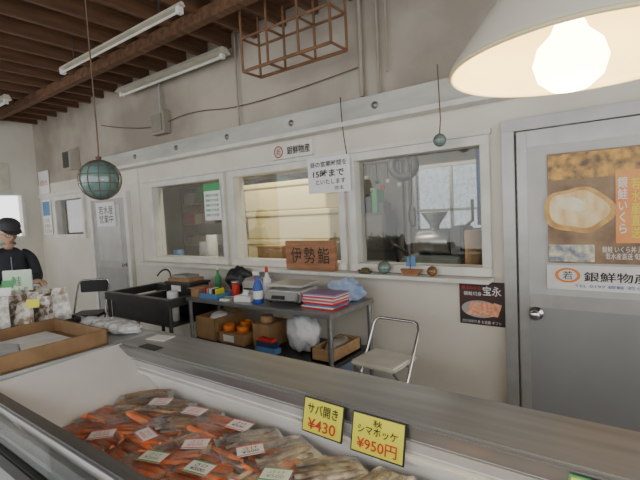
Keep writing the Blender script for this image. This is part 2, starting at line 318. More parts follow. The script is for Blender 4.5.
cb=E('backroom_cup_shelf'); box(cb,'board',-5.2,-4.1,5.0,5.3,1.25,1.28,woodL); box(cb,'side_left',-5.2,-5.17,5.0,5.3,0,1.9,woodL); box(cb,'side_right',-4.13,-4.1,5.0,5.3,0,1.9,woodL); box(cb,'top',-5.2,-4.1,5.0,5.3,1.9,1.93,woodL)
for i in range(7): box(cb,'item_%d'%i,-5.1+.14*i,-5.01+.14*i,5.05,5.25,1.281,1.4+.04*((i*3)%5),cols[(i*3)%8],.004)
# sill ornaments
tt=E('turtle_ornament',(-1.86,D-.115,.966)); lathe(tt,'shell',[(.0001,.05),(.03,.045),(.045,.02),(.045,.008),(.0001,.005)],(0,0,0),mat('turtle_shell',(.12,.10,.04),.4)); 
lathe(tt,'head',[(.0001,.0),(.012,.008),(.014,.02),(.0001,.035)],(-.045,0,.015),rope,12,(0,math.radians(-80),0))
for i,(a,c) in enumerate(((-.035,-.03),(.035,-.03),(-.035,.03),(.035,.03))): cyl(tt,'leg_%d'%i,(a,c,0),.012,.015,rope,10)
sp=E('ship_ornament',(-1.45,D-.11,.966)); poly(sp,'hull',[(-.08,-.02,.05),(.1,-.02,.05),(.06,-.012,0),(-.06,-.012,0),(-.08,.02,.05),(.1,.02,.05),(.06,.012,0),(-.06,.012,0)],[(0,1,2,3),(4,7,6,5),(0,3,7,4),(1,5,6,2),(0,4,5,1),(3,2,6,7)],signW)
tube(sp,'mast',[(0,0,.05),(0,0,.17)],.004,rope); poly(sp,'sail',[(-.04,0,.07),(.05,0,.07),(.04,.005,.15),(-.02,.005,.15)],[(0,1,2,3)],blueL)
# glass floats
def netfloat(name,loc,r,top,m=glassG):
    g=E(name,loc)
    prof=[(max(.0001,r*math.sin(i*math.pi/16)),-r*math.cos(i*math.pi/16)) for i in range(17)]
    lathe(g,'glass_ball',prof,(0,0,0),m,32)
    R=r*1.02
    for i in range(6):
        a=i*math.pi/6; pts=[(R*math.cos(a)*math.sin(t),R*math.sin(a)*math.sin(t),R*math.cos(t)) for t in [j*math.pi/12 for j in range(24)]]
        tube(g,'net_meridian_%d'%i,pts,r*.018,rope,True)
    for i,f in enumerate((-.6,-.2,.25,.65)):
        rr=R*math.sqrt(1-f*f); tube(g,'net_ring_%d'%i,[(rr*math.cos(t),rr*math.sin(t),R*f) for t in [j*math.pi/12 for j in range(24)]],r*.018,rope,True)
    if top: tube(g,'cord',[(0,0,r),(.01,0,r+.1),(0,0,top-loc[2])],.004+.006*r,rope)
    cyl(g,'knot',(0,0,r-.005),r*.14,r*.22,rope,10)
netfloat('glass_float',(-3.0,1.52,1.80),.135,3.27)
netfloat('glass_float',(-1.14,3.03,1.97),.045,2.5)
netfloat('glass_float',(-1.68,D-.112,1.02),.052,0)
netfloat('glass_float',(-1.27,D-.112,1.005),.038,0,mat('amber_float',(.25,.12,.04),.2,coat=.6))
# wall clutter
jb=E('junction_box'); box(jb,'body',-4.85,-4.58,D-.10,D,2.55,2.82,mat('old_box_grey',(.36,.32,.26),.7),.006); box(jb,'cover',-4.82,-4.61,D-.115,D-.10,2.58,2.79,mat('old_box_cover',(.28,.26,.21),.7),.004)
tube(jb,'conduit',[(-4.7,D-.05,2.82),(-4.7,D-.05,3.4)],.015,grey)
pipeM=mat('aged_pipe',(.36,.32,.26),.6)
pp=E('wall_pipes')
for i,(xx,r,z0) in enumerate(((-1.86,.020,2.45),(-1.70,.012,2.45),(-1.62,.008,2.6),(-3.35,.010,2.42))): tube(pp,'pipe_%d'%i,[(xx,D-.04,z0),(xx,D-.04,3.42)],r,pipeM)
tube(pp,'cable_1',[(-6.2,D-.02,2.9),(-5,D-.03,2.62),(-4.2,D-.03,2.75),(-3.2,D-.03,2.6),(-1.9,D-.03,2.7)],.005,rope,smoothc=True)
tube(pp,'cable_2',[(-2.0,D-.16,2.45),(-2.0,D-.165,2.2),(-2.02,D-.07,1.99)],.004,black,smoothc=True)
tube(pp,'cable_3',[(-5.37,D-.02,2.2),(-5.38,D-.02,.9)],.006,frameM)
# lights
def strip(name,x0,x1,y,z,hw=.10,hh=.06,tr=.016):
    g=E(name); hm=mat('lamp_housing_cream',(.66,.62,.52),.5)
    vs=[(x0,y-hw,z),(x0,y+hw,z),(x0,y+hw*.4,z+hh),(x0,y-hw*.4,z+hh),(x1,y-hw,z),(x1,y+hw,z),(x1,y+hw*.4,z+hh),(x1,y-hw*.4,z+hh)]
    poly(g,'housing',vs,[(0,1,2,3),(4,7,6,5),(0,4,5,1),(1,5,6,2),(2,6,7,3),(3,7,4,0)],hm)
    tube(g,'tube',[(x0+.06,y,z-.03),(x1-.06,y,z-.03)],tr,mat('unlit_tube',(.80,.78,.70),.3)); 
    for n_,xx in (('a',x0+.04),('b',x1-.04)): box(g,'socket_'+n_,xx-.02,xx+.02,y-.025,y+.025,z-.05,z,white,.003)
    for n_,xx in (('c',x0+.3),('d',x1-.3)): tube(g,'hanger_'+n_,[(xx,y,z+hh),(xx,y,3.42)],.006,steelD)
strip('fluorescent_lamp',-4.8,-2.75,2.12,3.10,.025,.03,.010); strip('fluorescent_lamp',-5.35,-3.35,3.06,3.15,.08); strip('fluorescent_lamp',-7.8,-6.4,2.15,3.12,.06)
# hanging steel frame
g=E('hanging_steel_rack'); y0,y1=2.74,2.96; zb=2.76
def bar(n_,a,b2,r=.011): tube(g,n_,[a,b2],r,rust)
for i,xx in enumerate((-2.78,-2.48,-2.15,-1.84)):
    for j,yy in enumerate((y0,y1)): bar('post_%d_%d'%(i,j),(xx,yy,zb),(xx,yy,3.3))
    bar('tie_%d'%i,(xx,y0,zb),(xx,y1,zb)); bar('tie_up_%d'%i,(xx,y0,3.04),(xx,y1,3.04))
for j,yy in enumerate((y0,y1)):
    bar('rail_%d'%j,(-2.78,yy,zb),(-1.84,yy,zb),.014); bar('rail_up_%d'%j,(-2.78,yy,3.04),(-1.84,yy,3.04))
# pendant lamp
g=E('pendant_lamp',(-.075,.90,1.740))
shM=mat('lamp_shade_enamel',(.66,.63,.54),.4,col2=(.60,.57,.48),scale=3,coat=.3); shI=mat('lamp_shade_inner',(.88,.72,.36),.5)
lathe(g,'shade_outer',[(.225,0),(.222,.012),(.085,.195),(.06,.225),(.0001,.23)],(0,0,0),shM,64)
lathe(g,'shade_inner',[(.221,.001),(.218,.012),(.081,.191),(.0001,.215)],(0,0,0),shI,64)
tube(g,'rim',[(.223*math.cos(t*math.pi/32),.223*math.sin(t*math.pi/32),0) for t in range(64)],.004,mat('shade_rim',(.80,.68,.40),.4),True)
bm_=mat('bulb_glow',(1,.84,.52),.3,emit=18)
lathe(g,'bulb',[(.0001,-.048),(.03,-.043),(.052,-.024),(.060,.004),(.052,.032),(.03,.055),(.02,.08),(.02,.15)],(-.022,0,0),bm_,32)
cyl(g,'socket',(-.022,0,.11),.028,.10,black); tube(g,'cord',[(0,0,.225),(0,0,1.52)],.006,black)
pl=bpy.data.lights.new('bulb_light','POINT'); pl.energy=8; pl.color=(1,.83,.58); pl.shadow_soft_size=.05
po_=bpy.data.objects.new('bulb_light',pl); COL.objects.link(po_); po_.parent=g; po_.location=(-.02,0,-.11)
# ---------------------------------------------------------------- steel table + items
tx0,tx1,ty0,ty1,tz=-3.5,-1.80,2.50,3.14,.75
t=E('steel_work_table')
box(t,'top',tx0,tx1,ty0,ty1,tz-.035,tz,steel,.004); box(t,'lower_shelf',tx0+.03,tx1-.03,ty0+.03,ty1-.03,.32,.345,steelD,.003)
for i,(a,c) in enumerate(((tx0+.03,ty0+.03),(tx1-.03,ty0+.03),(tx0+.03,ty1-.03),(tx1-.03,ty1-.03))): tube(t,'leg_%d'%i,[(a,c,0),(a,c,tz-.03)],.02,steel)
s=E('sink_unit')
sx0,sx1=-4.75,-3.56
box(s,'rim_front',sx0,sx1,2.35,2.42,.66,.74,steelD,.004); box(s,'rim_back',sx0,sx1,2.95,3.05,.66,.74,steelD,.004)
box(s,'rim_left',sx0,sx0+.06,2.42,2.95,.66,.74,steelD,.004); box(s,'rim_right',sx1-.06,sx1,2.42,2.95,.66,.74,steelD,.004); box(s,'divider',-4.2,-4.12,2.42,2.95,.66,.735,steelD,.004)
box(s,'basin_floor',sx0+.05,sx1-.05,2.4,2.97,.46,.48,steelD); box(s,'basin_front',sx0+.05,sx1-.05,2.4,2.42,.46,.66,steelD); box(s,'basin_back',sx0+.05,sx1-.05,2.95,2.97,.46,.66,steelD)
for i,(a,c) in enumerate(((sx0+.03,2.38),(sx1-.03,2.38),(sx0+.03,3.02),(sx1-.03,3.02))): tube(s,'leg_%d'%i,[(a,c,0),(a,c,.66)],.02,steelD)
tube(s,'faucet',[(-4.45,3.0,.74),(-4.45,3.0,.88),(-4.45,2.94,.93),(-4.45,2.86,.91),(-4.45,2.82,.86)],.009,steelD,smoothc=True)
g=E('paper_roll'); cyl(g,'roll',(-3.78,2.55,.481),.055,.30,paper)
g=E('dark_storage_box'); box(g,'body',-4.08,-3.66,2.68,2.92,.481,.82,black,.006); box(g,'lid',-4.10,-3.64,2.67,2.93,.82,.845,steelD,.006); box(g,'label',-3.98,-3.82,2.676,2.68,.75,.81,paper)
g=E('folded_cartons'); box(g,'carton_a',-4.06,-3.72,2.70,2.90,.846,.88,card,.003,rz=.05); box(g,'carton_b',-4.02,-3.76,2.72,2.88,.88,.91,mat('dusty_carton',(.3,.3,.28),.7),.003)
g=E('detergent_bottle',(-3.61,3.0,.741)); lathe(g,'body',[(.0001,0),(.035,0),(.035,.12),(.014,.16),(.014,.2),(.0001,.2)],(0,0,0),green,20); cyl(g,'cap',(0,0,.2),.012,.03,paper,12)
def openbox(name,x0,x1,y0,y1,z0,z1,m,rz=0,th=.008,fill=None):
    g=E(name,((x0+x1)/2,(y0+y1)/2,0),rz); a=(x1-x0)/2; c=(y1-y0)/2
    box(g,'bottom',-a,a,-c,c,z0,z0+th,m); box(g,'side_left',-a,-a+th,-c,c,z0,z1,m); box(g,'side_right',a-th,a,-c,c,z0,z1,m)
    box(g,'side_front',-a,a,-c,-c+th,z0,z1,m); box(g,'side_back',-a,a,c-th,c,z0,z1,m); return g
# scale
g=E('weighing_scale',(-2.40,2.80,.75),math.radians(6)); lg=mat('scale_body',(.68,.68,.65),.4)
box(g,'body',-.17,.17,-.15,.15,.02,.11,lg,.012); box(g,'display_panel',-.16,.16,-.19,-.13,.03,.10,grey,.008,rx=math.radians(-25)); box(g,'display',-.08,.05,-.202,-.195,.05,.08,black,rx=math.radians(-25))
box(g,'platter',-.18,.18,-.14,.17,.14,.157,mat('scale_platter',(.66,.66,.62),.3,.3),.006); cyl(g,'platter_stem',(0,.01,.11),.05,.035,grey)
for i,(a,c) in enumerate(((-.15,-.12),(.15,-.12),(-.15,.12),(.15,.12))): cyl(g,'foot_%d'%i,(a,c,0),.015,.022,black,12)
g=E('magazine_stack',(-1.995,2.72,.75),0)
z=0
for i,(m_,th) in enumerate(((red,.012),(paper,.01),(blueL,.014),(red,.016),(paper,.008),(mat('pink_cover',(.6,.12,.15),.5),.016),(paper,.01),(mat('red_cover',(.55,.07,.08),.5),.015),(paper,.006),(mat('violet_cover',(.35,.22,.4),.5),.012))):
    dx=random.uniform(-.012,.012); box(g,'magazine_%d'%i,-.15+dx,.15+dx,-.11,.11,z,z+th,m_,.002,rz=random.uniform(-.07,.07)); z+=th
def blob(p,name,c,s_,m,seed=0,rough_=.3):
    bm=bmesh.new(); bmesh.ops.create_icosphere(bm,subdivisions=4,radius=1)
    for v in bm.verts:
        n_=noise.noise(v.co*1.8+Vector((seed,seed*.7,0)))+.5*noise.noise(v.co*4+Vector((seed,0,0)))
        v.co*=1+rough_*n_; v.co.z=max(v.co.z,-.75)
        v.co=Vector((v.co.x*s_[0],v.co.y*s_[1],v.co.z*s_[2]))
    me=bpy.data.meshes.new(name); bm.to_mesh(me); bm.free(); o=obj(name,me,p,m,True); o.location=c; return o
g=E('blue_plastic_bag'); blob(g,'bag',(-1.98,2.99,.836),(.16,.09,.11),mat('blue_bag_film',(.25,.36,.58),.3,col2=(.5,.58,.7),scale=9),3)
g=E('spray_bottle',(-2.62,2.60,.75))
lathe(g,'body',[(.0001,0),(.04,0),(.043,.01),(.043,.13),(.03,.18),(.014,.21),(.014,.24)],(0,0,0),blue,24); box(g,'trigger_head',-.045,.02,-.012,.012,.24,.275,paper,.004)
box(g,'trigger',-.03,-.02,-.006,.006,.20,.245,red,.002,ry=.3); lathe(g,'label',[(.0437,.04),(.0437,.11)],(0,0,0),paper,24)
g=E('white_bottle',(-2.66,2.76,.75)); lathe(g,'body',[(.0001,0),(.035,0),(.036,.17),(.015,.22),(.012,.26),(.0001,.265)],(0,0,0),paper,24); cyl(g,'cap',(0,0,.24),.014,.05,red,12)
g=E('label_printer',(-2.92,2.92,.75),.15); box(g,'body',-.12,.12,-.12,.12,0,.14,mat('printer_grey',(.55,.54,.51),.5),.015); box(g,'slot',-.09,.09,-.125,-.118,.06,.075,black); box(g,'lid',-.11,.11,-.1,.11,.14,.16,grey,.01)
g=E('tissue_box',(-2.80,2.62,.75),.2); box(g,'carton',-.09,.09,-.055,.055,0,.05,paper,.004); poly(g,'tissue',[(-.03,-.01,.05),(.03,-.01,.05),(.04,.0,.09),(-.02,.01,.10)],[(0,1,2,3)],paper)
g=E('black_carry_bag',(-3.25,2.97,.75)); blob(g,'bag',(0,0,.11),(.16,.09,.13),black,5,.25); tube(g,'handle',[(-.08,0,.18),(-.05,0,.24),(.05,0,.24),(.08,0,.18)],.008,black,smoothc=True)
g=E('tool_tray',(-3.2,2.62,.75)); box(g,'base',-.13,.13,-.09,.09,0,.01,blueL); box(g,'side_a',-.13,.13,-.09,-.08,0,.05,blueL); box(g,'side_b',-.13,.13,.08,.09,0,.05,blueL); box(g,'side_c',-.13,-.12,-.09,.09,0,.05,blueL); box(g,'side_d',.12,.13,-.09,.09,0,.05,blueL)
for i in range(5): box(g,'tool_%d'%i,-.10+.04*i,-.085+.04*i,-.06,.05,.012,.09,[red,grey,paper,black,yellow][i],.002,rz=.1)
g=E('paper_pad',(-3.0,2.59,.75),.3); box(g,'pad',-.05,.05,-.06,.06,0,.02,paper,.001); box(g,'cover',-.05,.05,-.06,.0,.02,.022,green)
g=E('small_carton',(-3.42,2.63,.75)); box(g,'body',-.06,.06,-.08,.08,0,.09,card,.003); box(g,'flap',-.06,.06,-.12,-.08,.085,.09,card)
g=E('tea_canister',(-3.02,2.71,.75)); cyl(g,'can',(0,0,0),.035,.13,red); cyl(g,'lid',(0,0,.13),.036,.02,steel)
# under shelf
sz=.346
o1=openbox('cardboard_box',-3.45,-3.17,2.56,2.95,sz,.56,card,0); blob(o1,'crumpled_paper',(0,0,.50),(.10,.13,.08),paper,2,.2)
g=E('low_carton',(-2.97,2.74,sz)); box(g,'body',-.16,.16,-.17,.17,0,.10,card,.003); box(g,'label',-.10,.04,-.173,-.17,.02,.08,paper)
for i,(xx,yy) in enumerate(((-3.06,2.64),(-2.90,2.66),(-3.0,2.80))):
    g=E('packing_tape_roll',(xx,yy,sz+.101)); lathe(g,'tape',[(.036,0),(.056,0),(.056,.06),(.036,.06),(.036,0)],(0,0,0),orange,24)
g=E('brown_carton',(-2.66,2.78,sz)); box(g,'body',-.10,.10,-.14,.14,0,.20,card,.004); box(g,'tape_strip',-.02,.02,-.142,.142,.199,.202,woodL); cyl(g,'tape_roll',(0,-.05,.203),.06,.06,woodL)
g=E('white_plastic_bag',(-2.27,2.76,sz)); wb=mat('white_bag_film',(.74,.76,.76),.25,col2=(.5,.53,.56),scale=7,bump=.6); blob(g,'bag',(0,0,.135),(.155,.13,.17),wb,8,.25); blob(g,'knot',(.02,0,.28),(.045,.04,.05),wb,4,.3)
o2=openbox('wooden_crate',-2.06,-1.86,2.58,3.0,sz,.45,woodL,0,.014); blob(o2,'wrapped_goods',(0,.02,.41),(.07,.15,.07),pipeM,6,.2)
g=E('stacked_cartons',(-2.52,2.57,sz)); box(g,'blue_box',-.12,.12,-.03,.04,0,.045,blueL,.003); box(g,'navy_box',-.10,.10,-.028,.035,.045,.09,mat('navy_carton',(.03,.05,.14),.5),.003); box(g,'red_box',-.08,.08,-.025,.03,.09,.12,red,.003)
g=E('floor_crate'); 
for i,(a,b2,c,e,f,h) in enumerate(((-2.75,-1.95,2.6,3.0,.0,.02),(-2.75,-1.95,2.6,2.62,.02,.24),(-2.75,-1.95,2.98,3.0,.02,.24),(-2.75,-2.73,2.62,2.98,.02,.24),(-1.97,-1.95,2.62,2.98,.02,.24))): box(g,'panel_%d'%i,a,b2,c,e,f,h,mat('crate_blue_grey',(.20,.25,.33),.6))
# ---------------------------------------------------------------- folding chairs
def chair(name,loc,rz,seatm,back=False,h=.45,bh=.68):
    g=E(name,loc,rz); w=.19
    box(g,'seat',-.18,.18,-.17,.17,h-.035,h,seatm,.016)
    tube(g,'back_frame',[(-w,-.20,.015),(-w,.17,bh-.05),(-w+.02,.19,bh-.01),(-w+.05,.195,bh),(w-.05,.195,bh),(w-.02,.19,bh-.01),(w,.17,bh-.05),(w,-.20,.015)],.012,chrome)
    tube(g,'rear_legs',[(-w+.03,-.15,h-.03),(-w+.03,.21,.015)],.010,chrome); tube(g,'rear_legs_b',[(w-.03,-.15,h-.03),(w-.03,.21,.015)],.010,chrome)
    tube(g,'floor_bar_front',[(-w,-.20,.012),(w,-.20,.012)],.010,chrome); tube(g,'floor_bar_rear',[(-w+.03,.21,.012),(w-.03,.21,.012)],.010,chrome)
    tube(g,'seat_bar',[(-w,.05,h-.045),(w,.05,h-.045)],.008,chrome)
    if back: box(g,'backrest',-.17,.17,.172,.192,bh-.15,bh-.01,seatm,.008)
    return g
chair('folding_chair',(-1.45,2.64,0),math.radians(-4),mat('cream_vinyl',(.78,.75,.66),.5,col2=(.70,.67,.58),scale=8))
chair('folding_chair',(-5.35,2.45,0),math.radians(40),black,True,.43,.80)
# ---------------------------------------------------------------- freezer
g=E('chest_freezer'); fx0,fx1=-2.04,1.6; yf,yi,yb=.53,1.075,1.33
box(g,'steel_top',fx0-.06,fx1,yi,yb,.875,.90,steel,.008); box(g,'steel_lip',fx0-.06,fx1,yi-.012,yi+.012,.855,.897,steel,.004)
box(g,'back_body',fx0-.06,fx1,yi+.04,yb-.02,.02,.875,white); box(g,'base',fx0,fx1,yf+.05,yb-.05,.0,.30,grey)
poly(g,'inner_back',[(fx0,yi+.01,.87),(fx1,yi+.01,.87),(fx1,yi-.02,.60),(fx0,yi-.02,.60)],[(0,1,2,3)],freezerW,.02)
box(g,'inner_rail',fx0+.1,fx1,yi-.03,yi-.0,.80,.815,white,.003); box(g,'vent_band',fx0+.1,fx1,yi-.014,yi-.004,.825,.85,mat('vent_grey',(.5,.5,.48),.5))
poly(g,'inner_left_slope',[(fx0-.03,yi+.01,.895),(fx0-.03,yf,.875),(-1.70,yf+.02,.73),(-1.70,yi-.02,.73)],[(0,3,2,1)],freezerW,.012)
box(g,'outer_left',fx0-.06,fx0-.04,yf-.02,yb,.02,.88,white,.003)
box(g,'cabinet_floor',-1.95,fx1,yf+.02,yi,.66,.70,freezerW)
poly(g,'inner_front',[(fx0,yf+.01,.87),(fx1,yf+.01,.87),(fx1,yf+.05,.60),(fx0,yf+.05,.60)],[(0,3,2,1)],freezerW,.012)
box(g,'front_panel',fx0-.06,fx1,yf-.05,yf-.02,.05,.80,mat('front_grey',(.35,.36,.37),.4,.3)); box(g,'front_rail',fx0-.06,fx1,yf-.035,yf+.012,.868,.884,steel,.006)
box(g,'front_bumper',fx0-.06,fx1,yf-.075,yf-.045,.70,.76,black,.006); box(g,'front_glass',fx0-.05,fx1,yf-.06,yf-.052,.76,.868,winglass)
box(g,'name_plate',-1.93,-1.80,yi+.02,yi+.07,.90,.903,black)
pn=E('paper_slip'); box(pn,'slip',-2.02,-1.90,yi+.12,yi+.2,.901,.904,paper,rz=.2)
# goods
salm=mat('salmon_flesh',(1.0,.22,.05),.4,col2=(.92,.36,.16),scale=40,bump=.3,coat=.4)
dry=mat('dried_fish_brown',(.58,.38,.22),.5,col2=(.30,.18,.10),scale=30,bump=.3,coat=.3)
sil=mat('dried_fish_silver',(.66,.59,.52),.4,col2=(.24,.19,.17),scale=25,bump=.3,coat=.5)
pal=mat('squid_pale',(.88,.72,.56),.5,col2=(.70,.42,.28),scale=22,bump=.3,coat=.3)
mats4=[salm,dry,sil,pal]
bms=[bmesh.new() for _ in mats4]; bmf=bmesh.new(); bmt=bmesh.new()
def stick(bm,M,L,W,Hh):
    st_=7; ring_=[]
    bend=random.uniform(-.01,.01)
    for i in range(st_):
        u=i/(st_-1); s_=.45+.55*math.sin(math.pi*min(1,max(0,(u*.85+.1))))+random.uniform(-.08,.08)
        rr=[]
        for k in range(6):
            a=k*math.pi/3; rr.append(bm.verts.new(M@Vector(((u-.5)*L,bend*math.sin(u*3.14)+W*.5*s_*math.cos(a),Hh*.5*(s_)*math.sin(a)))))
        ring_.append(rr)
    for i in range(st_-1):
        for k in range(6):
            f=bm.faces.new((ring_[i][k],ring_[i][(k+1)%6],ring_[i+1][(k+1)%6],ring_[i+1][k])); f.smooth=True
    bm.faces.new(ring_[0]); bm.faces.new(ring_[-1][::-1])
def pack(kind,x,y,z,ang,L=.19,W=.125):
    T=Matrix.Translation((x,y,z))@Matrix.Rotation(ang,4,'Z')@Matrix.Rotation(random.uniform(-.14,.14),4,'X')@Matrix.Rotation(random.uniform(-.12,.12),4,'Y')
    n_={0:5,1:6,2:4,3:4}[kind]; w=W/n_
    q=[bmt.verts.new(T@Vector((a*(L/2+.016),b2*(W/2+.012),-.008))) for a,b2 in ((-1,-1),(1,-1),(1,1),(-1,1))]
    bmt.faces.new(q)
    for j in range(n_):
        M=T@Matrix.Translation((random.uniform(-.008,.008),(j-(n_-1)/2)*w,random.uniform(0,.008)))@Matrix.Rotation(random.uniform(-.1,.1),4,'Z')
        stick(bms[kind],M,L*random.uniform(.85,1),w*1.1,.018)
    nx,ny=9,7; g_=[[None]*ny for _ in range(nx)]
    for i in range(nx):
        for j in range(ny):
            u=i/(nx-1)*2-1; v=j/(ny-1)*2-1; e=(1-abs(u)**4)*(1-abs(v)**4)
            g_[i][j]=bmf.verts.new(T@Vector((u*(L/2+.02),v*(W/2+.012),-.004+.022*e+random.uniform(-.0025,.0025))))
    for i in range(nx-1):
        for j in range(ny-1):
            f=bmf.faces.new((g_[i][j],g_[i+1][j],g_[i+1][j+1],g_[i][j+1])); f.smooth=True
for layer in range(2):
    x=-1.62
    while x<1.4:
        for yy in (.66,.77,.88,.99):
            xx=x+random.uniform(-.03,.03); y_=yy+random.uniform(-.02,.02)
            if xx<-1.45: k=0 if y_<.80 else 1
            elif xx<-1.22: k=0 if y_<.88 else random.choice([1,2])
            elif xx<-.98: k=0 if y_<.84 else random.choice([0,2,3])
            elif xx<-.80: k=random.choice([3,2,0,2])
            else: k=random.choice([2,2,3,2])
            base=.15 if k==0 else (.75 if k==1 else 1.2)
            ang=base+random.uniform(-.3,.3)
            pack(k,min(max(xx,-1.62),1.4),min(max(y_,.67),.925),.722+.028*layer+.05*(y_-.5),ang)
        x+=.15
gg=E('frozen_fish_packages')
for bmx,m_,n_ in zip(bms+[bmt],mats4+[paper],('salmon_strips','dried_fish_strips','silver_fish_fillets','squid_strips','white_trays')):
    me=bpy.data.meshes.new(n_); bmx.to_mesh(me); bmx.free(); obj(n_,me,gg,m_)
me=bpy.data.meshes.new('cellophane'); bmf.to_mesh(me); bmf.free(); obj('cellophane',me,gg,film)
pink=mat('pink_print',(.75,.18,.22),.6); gp=mat('green_print',(.12,.45,.2),.6)
for i,(xx,yy,a,c) in enumerate(((-1.18,.69,.3,gp),(-1.0,.72,.2,gp),(-.78,.80,.4,gp),(-.94,.86,.9,pink),(-1.31,.745,-.2,pink),(-1.06,.93,.1,pink),(-1.49,.92,.5,pink),(-.60,.84,.3,pink),(-1.28,.92,.2,pink),(-.85,.72,.1,pink),(-1.45,.67,.8,pink),(-.45,.78,0,gp),(-1.12,.80,.6,pink))):
    l_=E('label_%d'%i,(xx,yy,.784+.05*(yy-.6)+.006*((i*7)%3)),a,gg)
    o=box(l_,'paper',-.040,.040,-.028,.028,0,.0015,paper); box(l_,'border_a',-.04,.04,.023,.028,.0016,.002,c); box(l_,'border_b',-.04,.04,-.028,-.023,.0016,.002,c)
    text(l_,'writing','さけ\n¥500',(0,0,.0025),.05,.032,ink if i%2 else c,rx=0)
def tag(name,x,z,w,h,lines,edge=black,rz=0):
    g=E(name,(x,1.042,z),rz); T=-14
    r=math.radians(T)
    hold=E('card',(0,0,0),0,g); hold.rotation_euler=(r,0,0)
    box(hold,'edge',-w/2-.005,w/2+.005,0,.004,-h/2-.005,h/2+.005,edge,.0015); box(hold,'face',-w/2,w/2,-.001,.0,-h/2,h/2,yellow)
    for i,(s_,zz,ww,hh,m_) in enumerate(lines): text(hold,'line_%d'%i,s_,(0,-.003,zz),ww,hh,m_,off=.01)
    box(hold,'clip',-.01,.01,.004,.012,-h/2-.012,-h/2+.02,white)
tag('price_tag',-.800,.852,.150,.100,[('サバ開き',.022,.12,.034,ink),('¥430',-.024,.11,.034,red)],rz=-.03)
tag('price_tag',-.605,.846,.165,.105,[('秋',.036,.03,.020,ink),('シマホッケ',.012,.13,.024,ink),('¥950円',-.027,.13,.034,red)],rz=.0)
tag('price_tag',-.085,.870,.07,.04,[('¥500',0,.05,.02,red)],green)
# ---------------------------------------------------------------- left display counter & goods
g=E('display_counter'); box(g,'top',-5.2,-2.13,.15,1.33,.86,.885,mat('counter_pale',(.62,.66,.68),.4),.006); box(g,'body',-5.15,-2.15,.2,1.28,.05,.86,white); box(g,'kick',-5.1,-2.2,.25,1.22,0,.05,black)
o3=openbox('cardboard_tray',-2.72,-2.15,.42,1.06,.886,.965,mat('tray_brown_card',(.30,.18,.09),.8,col2=(.22,.13,.06),scale=8),.03,.010); box(o3,'lining_paper',-.24,.24,-.28,.25,.905,.91,paper,rz=.0)
box(o3,'booklet',-.15,.1,-.2,.05,.911,.92,mat('brochure',(.45,.5,.55),.5,col2=(.7,.7,.68),scale=12),rz=.3); box(o3,'cloth',.0,.2,.0,.2,.911,.925,white,.005,rz=-.3)
g=E('snack_package_basket')
bx0,bx1,by0,by1=-3.30,-2.78,.50,1.22
for i,(a,b2,c,d2) in enumerate(((bx0,bx1,by0,by0+.01),(bx0,bx1,by1-.01,by1),(bx0,bx0+.01,by0+.01,by1-.01),(bx1-.01,bx1,by0+.01,by1-.01))): box(g,'side_%d'%i,a,b2,c,d2,.886,.93,black)
box(g,'base',bx0+.01,bx1-.01,by0+.01,by1-.01,.886,.9,black)
pkm=[mat('snack_dark',(.20,.14,.10),.3,col2=(.75,.7,.62),scale=30,coat=.5,lo=.42,hi=.55),mat('snack_clear',(.85,.83,.76),.25,col2=(.40,.30,.20),scale=24,coat=.5,lo=.42,hi=.55),mat('snack_pouch',(.85,.84,.80),.25,col2=(.50,.48,.42),scale=30,coat=.5,lo=.4,hi=.55)]
for i in range(30):
    xx=-3.23+.092*(i%5)+random.uniform(-.01,.01); yy=.60+.11*(i//5); h_=random.uniform(.15,.22)
    p_=E('packet_%d'%i,(xx,yy,.903),random.uniform(.2,1.3),g); p_.rotation_euler=(random.uniform(-.35,-.1),random.uniform(-.12,.12),random.uniform(.2,1.3))
    poly(p_,'pouch',[(-.045,-.003,0),(.045,-.003,0),(.05,-.016,.04),(-.05,-.016,.04),(.048,-.016,h_-.05),(-.048,-.016,h_-.05),(.05,-.001,h_),(-.05,-.001,h_),(-.045,.003,0),(.045,.003,0),(.05,.016,.04),(-.05,.016,.04),(.048,.016,h_-.05),(-.048,.016,h_-.05),(.05,.001,h_),(-.05,.001,h_)],
      [(0,1,2,3),(3,2,4,5),(5,4,6,7),(8,11,10,9),(11,13,12,10),(13,15,14,12),(7,6,14,15),(0,8,9,1),(1,9,10,2),(2,10,12,4),(4,12,14,6),(0,3,11,8),(3,5,13,11),(5,7,15,13)],pkm[i%3])
for i,(xx,yy,m_,zz) in enumerate(((-3.15,.72,green,1.10),(-2.88,.74,yellow,1.04),(-2.83,.98,yellow,1.03),(-3.2,.98,green,1.12),(-3.0,.90,paper,1.10))):
    box(g,'sign_card_%d'%i,xx-.035,xx+.035,yy,yy+.004,zz,zz+.05,m_,.001,rx=-.3,rz=.8); tube(g,'sign_stem_%d'%i,[(xx,yy+.006,.9),(xx,yy+.006,zz+.02)],.003,black)
g=E('clear_bag_bundle'); bagc=mat('clear_bag_white',(.74,.75,.75),.2,col2=(.48,.49,.5),scale=14,bump=.5)
for i in range(6): blob(g,'bag_%d'%i,(-2.62+.075*i,1.21+.02*(i%2),.916),(.07,.06,.03),bagc,i+20,.3)
g=E('counter_sign_stand',(-3.70,1.20,.886),.8); box(g,'board',-.10,.10,0,.01,.05,.3,mat('pale_green_board',(.66,.78,.62),.5),.004); box(g,'foot',-.08,.08,-.04,.05,0,.012,white); box(g,'post',-.01,.01,0,.01,.01,.06,white); text(g,'writing','鮭\nとば',(0,-.004,.18),.13,.15,green)
